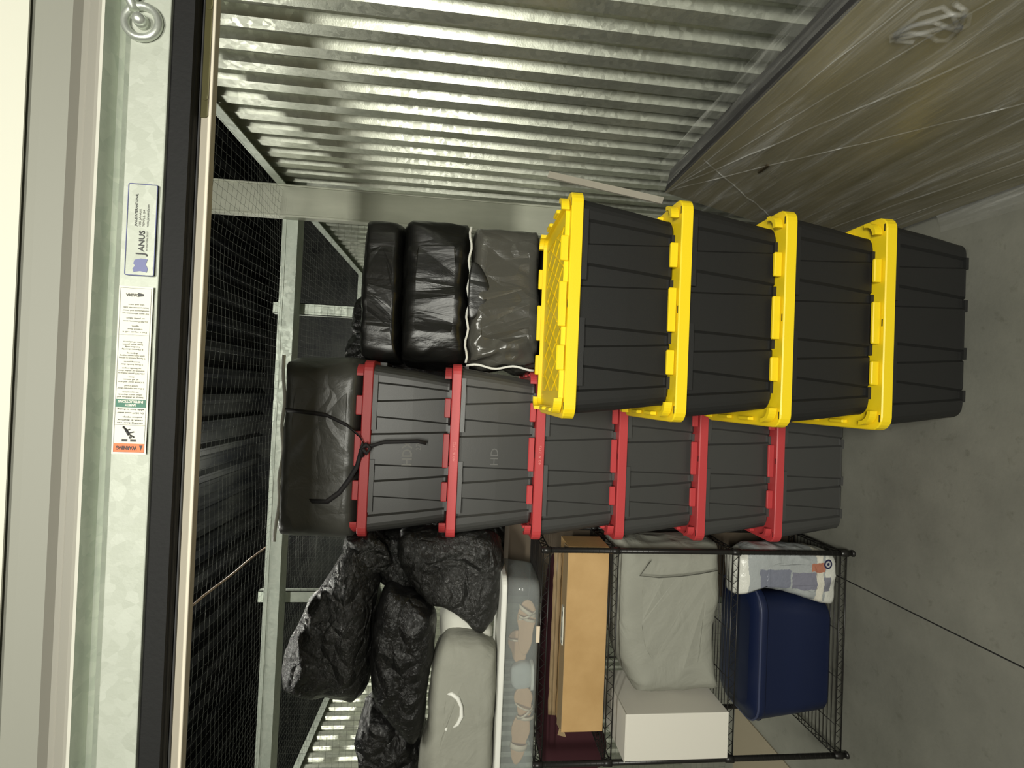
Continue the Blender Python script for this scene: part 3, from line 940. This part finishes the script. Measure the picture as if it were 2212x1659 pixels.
part(mb, 'rim', M['navy_rim'], t)

WB = [(-.672, .545), (-.640, .50), (-.628, .40), (-.636, .25), (-.65, .10), (-.69, .045), (-.80, .035), (-.92, .04), (-.95, .08), (-.915, .20), (-.885, .30), (-.872, .42), (-.885, .52), (-.90, .555), (-.82, .560), (-.73, .560)]
WB = [(x - .0 if x < -.72 else x - .045, z) for x, z in WB]
t = thing('plastic_shopping_bag', 'white plastic bag with blocky blue-grey print beside the navy bin', 'bag', (-.78, 2.25, .069))
mb, c = soft(WB, 2.185, .085, px=.28, py=.8, seed=21, lump=.012, fold=.010, fsc=7)
mb.v = [(x, y_ + .085, max(z, .069)) for x, y_, z in mb.v]
part(mb, 'body', M['printed'], t)
m = M['printed']
tcn = N(m, 'ShaderNodeTexCoord'); sp = N(m, 'ShaderNodeSeparateXYZ'); L(m, tcn.outputs['Object'], sp.inputs[0])
dis = nz(m, 22, 3)


def mathn(op, a, b_=None, c_=None):
    n_ = N(m, 'ShaderNodeMath', operation=op)
    for i, v_ in enumerate((a, b_, c_)):
        if v_ is None: continue
        if isinstance(v_, (int, float)): n_.inputs[i].default_value = v_
        else: L(m, v_, n_.inputs[i])
    return n_.outputs[0]


dd = mathn('MULTIPLY', mathn('SUBTRACT', dis, .5), .03)
gx = mathn('ADD', sp.outputs[0], dd); gz = mathn('ADD', sp.outputs[2], dd)


def rectmask(cx_, cz_, hx_, hz_):
    a = mathn('LESS_THAN', mathn('ABSOLUTE', mathn('SUBTRACT', gx, cx_)), hx_)
    b_ = mathn('LESS_THAN', mathn('ABSOLUTE', mathn('SUBTRACT', gz, cz_)), hz_)
    return mathn('MULTIPLY', a, b_)


prev = None
def layer(mask, colr, base_out):
    mxn = N(m, 'ShaderNodeMix', data_type='RGBA')
    L(m, mask, mxn.inputs['Factor'])
    if base_out is None: mxn.inputs[6].default_value = (.66, .66, .60, 1)
    else: L(m, base_out, mxn.inputs[6])
    mxn.inputs[7].default_value = (*colr, 1)
    return mxn.outputs[2]


prev = layer(rectmask(-.0, .25, .14, .19), (.36, .38, .38), None)
prev = layer(rectmask(-.035, .31, .042, .075), (.19, .20, .25), prev)
prev = layer(rectmask(-.045, .165, .040, .062), (.20, .20, .25), prev)
prev = layer(rectmask(-.06, .055, .034, .022), (.22, .22, .26), prev)
prev = layer(rectmask(.0, .09, .14, .018), (.66, .63, .54), prev)
prev = layer(rectmask(.018, .098, .020, .034), (.42, .17, .11), prev)
ex = mathn('SUBTRACT', sp.outputs[0], .034); ez = mathn('SUBTRACT', sp.outputs[2], .047)
rad = mathn('SQRT', mathn('ADD', mathn('MULTIPLY', ex, ex), mathn('MULTIPLY', ez, ez)))
prev = layer(mathn('LESS_THAN', rad, .023), (.02, .022, .07), prev)
prev = layer(mathn('LESS_THAN', rad, .015), (.45, .45, .45), prev)
prev = layer(mathn('LESS_THAN', rad, .007), (.03, .03, .08), prev)
L(m, prev, m.node_tree.nodes['Principled BSDF'].inputs['Base Color'])
add_bump(m, nz(m, 14, 5, .6), .7, .012)
# ------------------------------------------------------------------ second shelf
G2 = [(-.690, 1.118), (-.675, 1.05), (-.678, .87), (-.678, .66), (-.705, .618), (-.93, .61), (-1.196, .612), (-1.32, .607), (-1.372, .60), (-1.372, .66), (-1.385, .774), (-1.385, .979), (-1.37, 1.00), (-1.286, 1.045), (-1.19, 1.09), (-.979, 1.118)]
t = soft_thing('grey_pillow_bag', 'grey fabric bag stuffed full on the second shelf, leaning over the white box', 'bag', G2, 2.365, .155, M['greyfab'], base_z=.606, px=.2, py=.8, seed=31, lump=.016, lsc=4, fold=.016, fsc=4, stretch=(1, 1, .8))
for o in t.children:
    for v in o.data.vertices:
        wz = v.co.z + t.location.z
        if wz < .606: v.co.z = .606 - t.location.z
        if wz > 1.135: v.co.z = 1.135 - t.location.z
mb = MB()
mb.tube([(-.735, 2.178, .99), (-.80, 2.172, 1.04), (-.808, 2.171, .95), (-.80, 2.17, .84), (-.79, 2.172, .76), (-.775, 2.176, .67)], .0022, 6)
part(mb, 'seam', newmat('dark_piping', (.08, .08, .065), .8), t)

t = thing('white_box', 'plain white cardboard box on the second shelf behind the grey bag, at its left end', 'box', (-1.48, 2.3, .604))
mb = MB(); mb.box((-1.612, 2.150, .606), (-1.405, 2.50, 1.086))
bx = part(mb, 'carton', M['white_box'], t); bevel(bx, .003)
mb = MB(); mb.box((-1.601, 2.144, 1.060), (-1.394, 2.501, 1.096)) if False else mb.box((-1.614, 2.1475, 1.0865), (-1.403, 2.5015, 1.090))
bx = part(mb, 'lid', M['white_box'], t)

# ------------------------------------------------------------------ third shelf: long cardboard box and maroon cloth
t = thing('cardboard_box', 'long tan cardboard box with torn flap and shipping label on the third shelf', 'box', (-1.07, 2.3, 1.178))
mb = MB(); mb.box((-1.507, 2.195, 1.178), (-.680, 2.36, 1.368))
bx = part(mb, 'carton', M['card'], t); bevel(bx, .002)
mb = MB()
mb.add([(-1.505, 2.195, 1.3685), (-.68, 2.195, 1.3685), (-.68, 2.25, 1.377), (-1.505, 2.25, 1.377)], [(0, 1, 2, 3)])
mb.add([(-1.525, 2.190, 1.345), (-1.508, 2.194, 1.352), (-1.49, 2.20, 1.375), (-1.528, 2.21, 1.38)], [(0, 1, 2, 3)])
fo = part(mb, 'top_shade', M['card_dark'], t); fo.modifiers.new('s', 'SOLIDIFY').thickness = .0015  # darker strip: shade on the box top put into its colour
mb = MB()
pts = [(-.72 - .775 * i / 26, 2.300 + .004 * sin(i * 1.1), 1.392 + .004 * noise.noise(Vector((i * .7, 0, 0)))) for i in range(27)]
ribbon(mb, pts, (0, .003, .017), .002)
part(mb, 'flap', M['card_dark'], t)
mb = MB(); mb.box((-1.125, 2.204, 1.3735), (-.955, 2.236, 1.3795)); mb.box((-1.118, 2.207, 1.3795), (-1.106, 2.216, 1.3800), 1); mb.box((-1.0, 2.205, 1.3795), (-.978, 2.222, 1.3800), 1)
for i in range(5):
    mb.box((-1.095, 2.203 + i * .005, 1.3795), (-1.02 - .01 * (i % 3), 2.2045 + i * .005, 1.3799), 2)
lb = part(mb, 'shipping_label', [M['paper'], M['ink'], M['ink_soft']], t); lb['label'] = 'white shipping label'

soft_thing('maroon_blanket', 'dark maroon folded blanket behind the cardboard box on the third shelf', 'blanket', [(-.80, 1.20), (-.80, 1.38), (-1.0, 1.42), (-1.3, 1.44), (-1.55, 1.44), (-1.78, 1.42), (-1.86, 1.34), (-1.85, 1.14), (-1.78, 1.08), (-1.67, 1.10), (-1.62, 1.18), (-1.2, 1.18)], 2.455, .078, M['maroon'], base_z=1.178, px=.25, seed=40, lump=.012, fold=.008)
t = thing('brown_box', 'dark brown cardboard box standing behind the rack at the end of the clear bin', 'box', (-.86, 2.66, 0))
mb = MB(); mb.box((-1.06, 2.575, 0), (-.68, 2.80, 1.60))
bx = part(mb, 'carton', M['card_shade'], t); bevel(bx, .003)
# wait for the cloth on the floor behind: flattened cardboard
mb = MB(); mb.box((-2.86, 2.50, 0.001), (-1.98, 3.10, .008))
tag(mb.build('cardboard_sheet', newmat('dusty_cardboard', (.25, .215, .15), .85), loc=(-2.4, 2.8, 0)), 'flattened tan cardboard sheet lying on the floor behind the rack', 'cardboard')

# ------------------------------------------------------------------ top shelf: clear under-bed bin with shoes
BX0, BX1, BY0, BY1, BZ0, BZ1 = -1.80, -.815, 2.155, 2.50, 1.491, 1.640
t = thing('clear_bin', 'shallow clear plastic bin with white lid, full of sandals, on top of the rack', 'storage bin', ((BX0 + BX1) / 2, 2.33, BZ0))
mb = MB()
outer = [rrect(BX0 + i, BX1 - i, BY0 + i, BY1 - i, .05, z, 6) for z, i in ((BZ0, .03), (BZ0 + .006, .022), (BZ0 + .03, .016), (BZ1, .004))]
inner = [rrect(BX0 + i, BX1 - i, BY0 + i, BY1 - i, .048, z, 6) for z, i in ((BZ1, .0065), (BZ0 + .031, .0185), (BZ0 + .009, .0245), (BZ0 + .003, .034))]
mb.loft(outer + inner, smooth=True)
part(mb, 'tub', M['clear'], t)
mb = MB()
mb.loft([rrect(BX0 - .004, BX1 + .004, BY0 - .004, BY1 + .004, .055, BZ1 + .0005, 6), rrect(BX0 - .006, BX1 + .006, BY0 - .006, BY1 + .006, .057, BZ1 + .004, 6), rrect(BX0 - .006, BX1 + .006, BY0 - .006, BY1 + .006, .057, BZ1 + .020, 6), rrect(BX0, BX1, BY0, BY1, .05, BZ1 + .024, 6)], smooth=False)
part(mb, 'lid', M['white_edge'], t)
mb = MB(); mb.box((-1.085, 2.150, 1.4905), (-1.015, 2.158, 1.506))
part(mb, 'latch', M['strap'], t)


def sandal(label, cx_, cz_, ln, ang, yy, straps, colm='sole', kind='sandal'):
    """sole standing on edge, facing the front of the bin; ang = tilt in the xz plane"""
    t = thing(kind, label, 'shoe', (cx_, yy, cz_))
    prof = []
    for i in range(28):
        a = 2 * pi * i / 28
        u = cos(a); v = sin(a)
        wd = .043 + .010 * u - .007 * cos(2 * a) * 0 - .010 * math.exp(-((u + .1) ** 2) / .08)
        prof.append((u * ln / 2, v * wd))
    R = Matrix.Rotation(ang, 4, 'Y')
    loops = []
    for d, s_ in ((-.008, .93), (-.005, 1), (.004, 1), (.008, .93)):
        loops.append([tuple(R @ Vector((x_ * s_, d + .010 * (x_ / ln) ** 2, z_ * s_))) for x_, z_ in prof])
    mb = MB(); mb.loft(loops); mb.build('sole', M[colm], t)
    for k, (u, w_, tilt) in enumerate(straps):
        mb = MB()
        pts = []
        for j in range(13):
            a = pi * j / 12
            pts.append(R @ Vector((u * ln + tilt * cos(a) * .02, -.006 - .026 * sin(a), .038 * cos(a))))
        wv = R @ Vector((w_ / 2, 0, 0))
        ribbon(mb, pts, tuple(wv), .0018)
        mb.build('strap', M['strap'], t)
    return t


GS = 'sandals in the clear bin'
sandal('tan sandal with bunched cream straps, nearest the right end of the clear bin', -1.060, 1.540, .25, radians(2), 2.235, ((.32, .018, 1), (.25, .010, -1), (.19, .012, .5)), group if False else 'sole')
sandal('tan sandal sole lying behind the right-hand one in the clear bin', -1.175, 1.565, .16, radians(-12), 2.285, ((.3, .008, .5),))
sandal('tan sandal heel in the middle of the clear bin with crossed cream straps', -1.400, 1.535, .15, radians(-8), 2.235, ((-.05, .008, 1), (-.22, .010, -1), (-.34, .014, .3)))
sandal('tan sandal with one wide cream band at the left end of the clear bin', -1.560, 1.548, .23, radians(6), 2.240, ((-.10, .024, 0),))
t = thing('canvas_shoe', 'light grey canvas shoe in the middle of the clear bin', 'shoe', (-1.285, 2.26, 1.50))
mb, c = soft([(-1.225, 1.545), (-1.24, 1.59), (-1.28, 1.60), (-1.33, 1.585), (-1.345, 1.54), (-1.33, 1.505), (-1.28, 1.5), (-1.235, 1.51)], 2.26, .035, seed=50, lump=.004, fold=.004, n=50, m_=20)
part(mb, 'upper', M['greyshoe'], t)
mb = MB(); mb.loft([rrect(-1.345, -1.225, 2.215, 2.30, .03, z, 5) for z in (1.497, 1.508)]); part(mb, 'sole', M['white_edge'], t)

# ------------------------------------------------------------------ on the clear bin
G1 = [(-1.074, 1.868), (-1.09, 1.775), (-1.137, 1.70), (-1.195, 1.672), (-1.484, 1.668), (-1.76, 1.668), (-1.79, 1.70), (-1.76, 1.827), (-1.719, 1.975), (-1.598, 1.985), (-1.477, 1.958), (-1.355, 1.956), (-1.233, 1.953), (-1.12, 1.917)]
t = soft_thing('grey_pillow', 'grey fabric pillow bag with a white curved handle cord lying on the clear bin', 'pillow', G1, 2.27, .115, M['greyfab'], base_z=1.664, zc=(1.666, 3), px=.25, py=.8, seed=33, lump=.014, lsc=4, fold=.012, fsc=4)
for o in t.children:
    for v in o.data.vertices:
        if v.co.z < 0.0015: v.co.z = .0015
mb = MB()
hc = [(-1.305, 2.160, 1.885), (-1.300, 2.152, 1.862), (-1.318, 2.150, 1.835), (-1.355, 2.150, 1.818), (-1.395, 2.150, 1.815), (-1.43, 2.152, 1.83), (-1.447, 2.156, 1.85)]
mb.tube(hc, [.004, .009, .010, .008, .010, .008, .004], 8)
mb.tube([(-1.44, 2.162, 1.872), (-1.452, 2.154, 1.880), (-1.445, 2.158, 1.892)], [.006, .010, .006], 8)
part(mb, 'handle_cord', M['white_edge'], t)
soft_thing('white_pillow', 'white cloth bundle between the grey pillow bag and black trash bags', 'pillow', [(-1.00, 1.91), (-1.03, 1.80), (-1.09, 1.70), (-1.20, 1.68), (-1.33, 1.69), (-1.32, 1.80), (-1.2, 1.90), (-1.08, 1.93)], 2.345, .07, M['whitecloth'], base_z=1.667, px=.35, seed=35, lump=.006, fold=.006)

GT = 'black trash bags heaped on the rack'
B3o = [(-.745, 2.13), (-.735, 2.04), (-.735, 1.84), (-.74, 1.70), (-.76, 1.685), (-.86, 1.675), (-1.0, 1.68), (-1.09, 1.72), (-1.04, 1.82), (-.992, 1.905), (-.975, 2.0), (-.93, 2.08), (-.86, 2.15), (-.80, 2.165)]
B3o = [(-.665, 2.10), (-.655, 2.0), (-.655, 1.80), (-.675, 1.70), (-.74, 1.675), (-.86, 1.672), (-1.0, 1.68), (-1.10, 1.73), (-1.04, 1.83), (-.992, 1.905), (-.955, 1.98), (-.88, 2.04), (-.78, 2.10), (-.72, 2.12)]
soft_thing('trash_bag', 'crumpled black trash bag on the right end of the clear bin', 'bag', B3o, 2.30, .105, M['crinkle'], GT, base_z=1.664, px=.4, seed=60, lump=.035, lsc=5, fold=.022, fsc=6, stretch=(1, 1, .6))
B3b = [(-.70, 2.28), (-.67, 2.18), (-.68, 2.05), (-.76, 2.03), (-.86, 2.02), (-.955, 2.04), (-.965, 2.10), (-.92, 2.16), (-.84, 2.24), (-.76, 2.30)]
soft_thing('trash_bag', 'wrinkled black trash bag beside the two topmost red lids', 'bag', B3b, 2.40, .13, M['crinkle'], GT, px=.5, seed=61, lump=.03, lsc=6, fold=.02, fsc=9)
B2o = [(-.875, 2.165), (-.90, 2.08), (-.935, 2.00), (-1.008, 1.945), (-1.151, 1.955), (-1.294, 1.97), (-1.477, 1.98), (-1.565, 2.02), (-1.474, 2.104), (-1.351, 2.194), (-1.189, 2.222), (-1.027, 2.212)]
soft_thing('trash_bag', 'long smooth black trash bag lying on the grey pillow bag', 'bag', B2o, 2.26, .12, M['trash'], GT, px=.45, seed=62, lump=.018, fold=.010, fsc=5)
B1o = [(-.68, 2.31), (-.74, 2.24), (-.88, 2.205), (-1.00, 2.20), (-1.128, 2.215), (-1.30, 2.225), (-1.385, 2.29), (-1.351, 2.40), (-1.36, 2.50), (-1.307, 2.578), (-1.206, 2.59), (-1.044, 2.545), (-.902, 2.479), (-.789, 2.41), (-.73, 2.37)]
soft_thing('trash_bag', 'big glossy black trash bag, topmost of the heap, sparkling along its upper edge', 'bag', B1o, 2.29, .14, M['crinkle'], GT, px=.55, seed=63, lump=.045, lsc=3.2, fold=.026, fsc=5, stretch=(.6, 1, 1))
BK = [(-.665, 2.34), (-.66, 2.22), (-.72, 2.16), (-.79, 2.17), (-.82, 2.24), (-.79, 2.32), (-.73, 2.36)]
soft_thing('trash_bag', 'small crinkled black trash bag against the topmost red lid', 'bag', BK, 2.28, .08, M['crinkle'], GT, px=.5, seed=65, lump=.02, fold=.02, fsc=12, n=80, m_=30)
BLo = [(-1.47, 2.22), (-1.53, 2.08), (-1.60, 2.0), (-1.75, 1.985), (-1.95, 1.99), (-2.0, 2.05), (-1.98, 2.15), (-1.872, 2.225), (-1.718, 2.285), (-1.588, 2.29), (-1.502, 2.26)]
soft_thing('trash_bag', 'shiny black trash bag hanging at the far left end of the heap', 'bag', [(x, z) for x, z in BLo], 2.44, .14, M['trash'], GT, px=.5, seed=66, lump=.03, fold=.022, fsc=7)

# ------------------------------------------------------------------ wrapped board leaning on the right wall, and the stick
FX, TX, TZ = .775, .985, .935
t = thing('wrapped_panel', 'large tan furniture panel wrapped in clear stretch film, leaning on the corrugated wall', 'panel', (.9, 1.4, 0))
Y0, Y1 = .35, 2.26
th = Vector((TZ, 0, -(TX - FX))).normalized() * .12
a = Vector((FX, 0, .004)); b2 = Vector((TX, 0, TZ))


def slab(y0, y1, off=0.0):
    out = []
    for y_ in (y0, y1):
        out.append([Vector((p.x, y_, p.z)) for p in (a, b2, b2 + th, a + th)])
    return out


mb = MB()
q0, q1 = slab(Y0, Y1)
mb.loft([q0, q1], 1)
mb.mi[0] = 0
mn = min(v[2] for v in mb.v)
mb.v = [(x, y_, z - mn + .001) for x, y_, z in mb.v]
lift = -mn + .001
bd = part(mb, 'board', [M['board'], M['dark_strap']], t); bevel(bd, .006, 2)
# stretch film: slightly loose skin with radiating folds, overhanging the top edge to the wall
dirn = (b2 - a).normalized(); nrm = Vector((-dirn.z, 0, dirn.x))
mb = MB()


def filmpt(u, v):
    y_ = Y0 - .02 + (Y1 - Y0 + .05) * u
    p = a + (b2 - a) * (v * 1.012 - .0)
    h = .006 + .006 * noise.noise(Vector((y_ * 1.5 + v * 2, v * 14, 1))) + .004 * noise.noise(Vector((y_ * 2, v * 40, 5)))
    h += .018 * max(0, (u - .9) / .1) * v
    return (p.x + nrm.x * h, y_, p.z + nrm.z * h + lift)


mb.grid(filmpt, 70, 90)


def filmtop(u, v):
    y_ = Y0 - .02 + (Y1 - Y0 + .05) * u
    p = b2 + dirn * .012 + th * v * 1.35
    h = .010 + .012 * noise.noise(Vector((y_ * 3, v * 6, 8)))
    return (min(p.x + dirn.x * h, 1.165), y_, p.z + dirn.z * h + lift + .02 * v)


mb.grid(filmtop, 70, 14)
part(mb, 'stretch_film', M['film'], t)
mb = MB()
for k, (u0, v0, u1, v1, r) in enumerate(((.97, 1.0, .20, .10, .0022), (.97, 1.0, -.0, .35, .003), (.97, .99, .0, .62, .0025), (.80, .97, .98, .30, .003), (.95, .98, .1, .85, .002), (.9, .22, .0, .02, .003), (.92, .12, .3, .02, .002))):
    pts = []
    for i in range(26):
        f_ = i / 25
        x_, y_, z_ = filmpt(u0 + (u1 - u0) * f_, v0 + (v1 - v0) * f_ + .006 * noise.noise(Vector((i * .4, k, 0))))
        pts.append((x_ + nrm.x * .002, y_, z_ + nrm.z * .002))
    mb.tube(pts, r, 5)
part(mb, 'film_folds', M['film'], t)
# knotted film blob and bottom fold
mb = MB()
pts = []
for i in range(30):
    a_ = i * .55
    x_, y_, z_ = filmpt(.385 + .025 * cos(a_) + .012 * sin(a_ * 2.3), .79 + .06 * sin(a_ * 1.2))
    pts.append((x_ + nrm.x * .004, y_, z_ + nrm.z * .004))
mb.tube(pts, .006, 6)
part(mb, 'film_knot', M['film'], t)
mb = MB()
x_, y_, z_ = filmpt(.765, .745)
mb.box((x_ - .006, y_ - .03, z_ - .006), (x_ + .02, y_ + .03, z_ + .006))
part(mb, 'handle', newmat('dark_brass', (.10, .08, .05), .4, .5), t)

mb = MB()
mb.grid(lambda u, v: (.79 - .13 * v * (.6 + .4 * (1 - u)) , .33 + 1.45 * u, .004 + .03 * (1 - v) ** 2 + .005 * noise.noise(Vector((u * 9, v * 3, 0))) + .003), 50, 10)
part(mb, 'film_skirt', M['film'], t)
mb = MB()
mb.bar((1.155, 2.55, 1.475), (.985, 2.355, .925), .034, .012)
o = mb.build('wooden_strip', M['wood'], loc=(1.0, 2.37, .92))
tag(o, 'thin pale wooden strip leaning at the far end of the wrapped panel', 'wood strip')
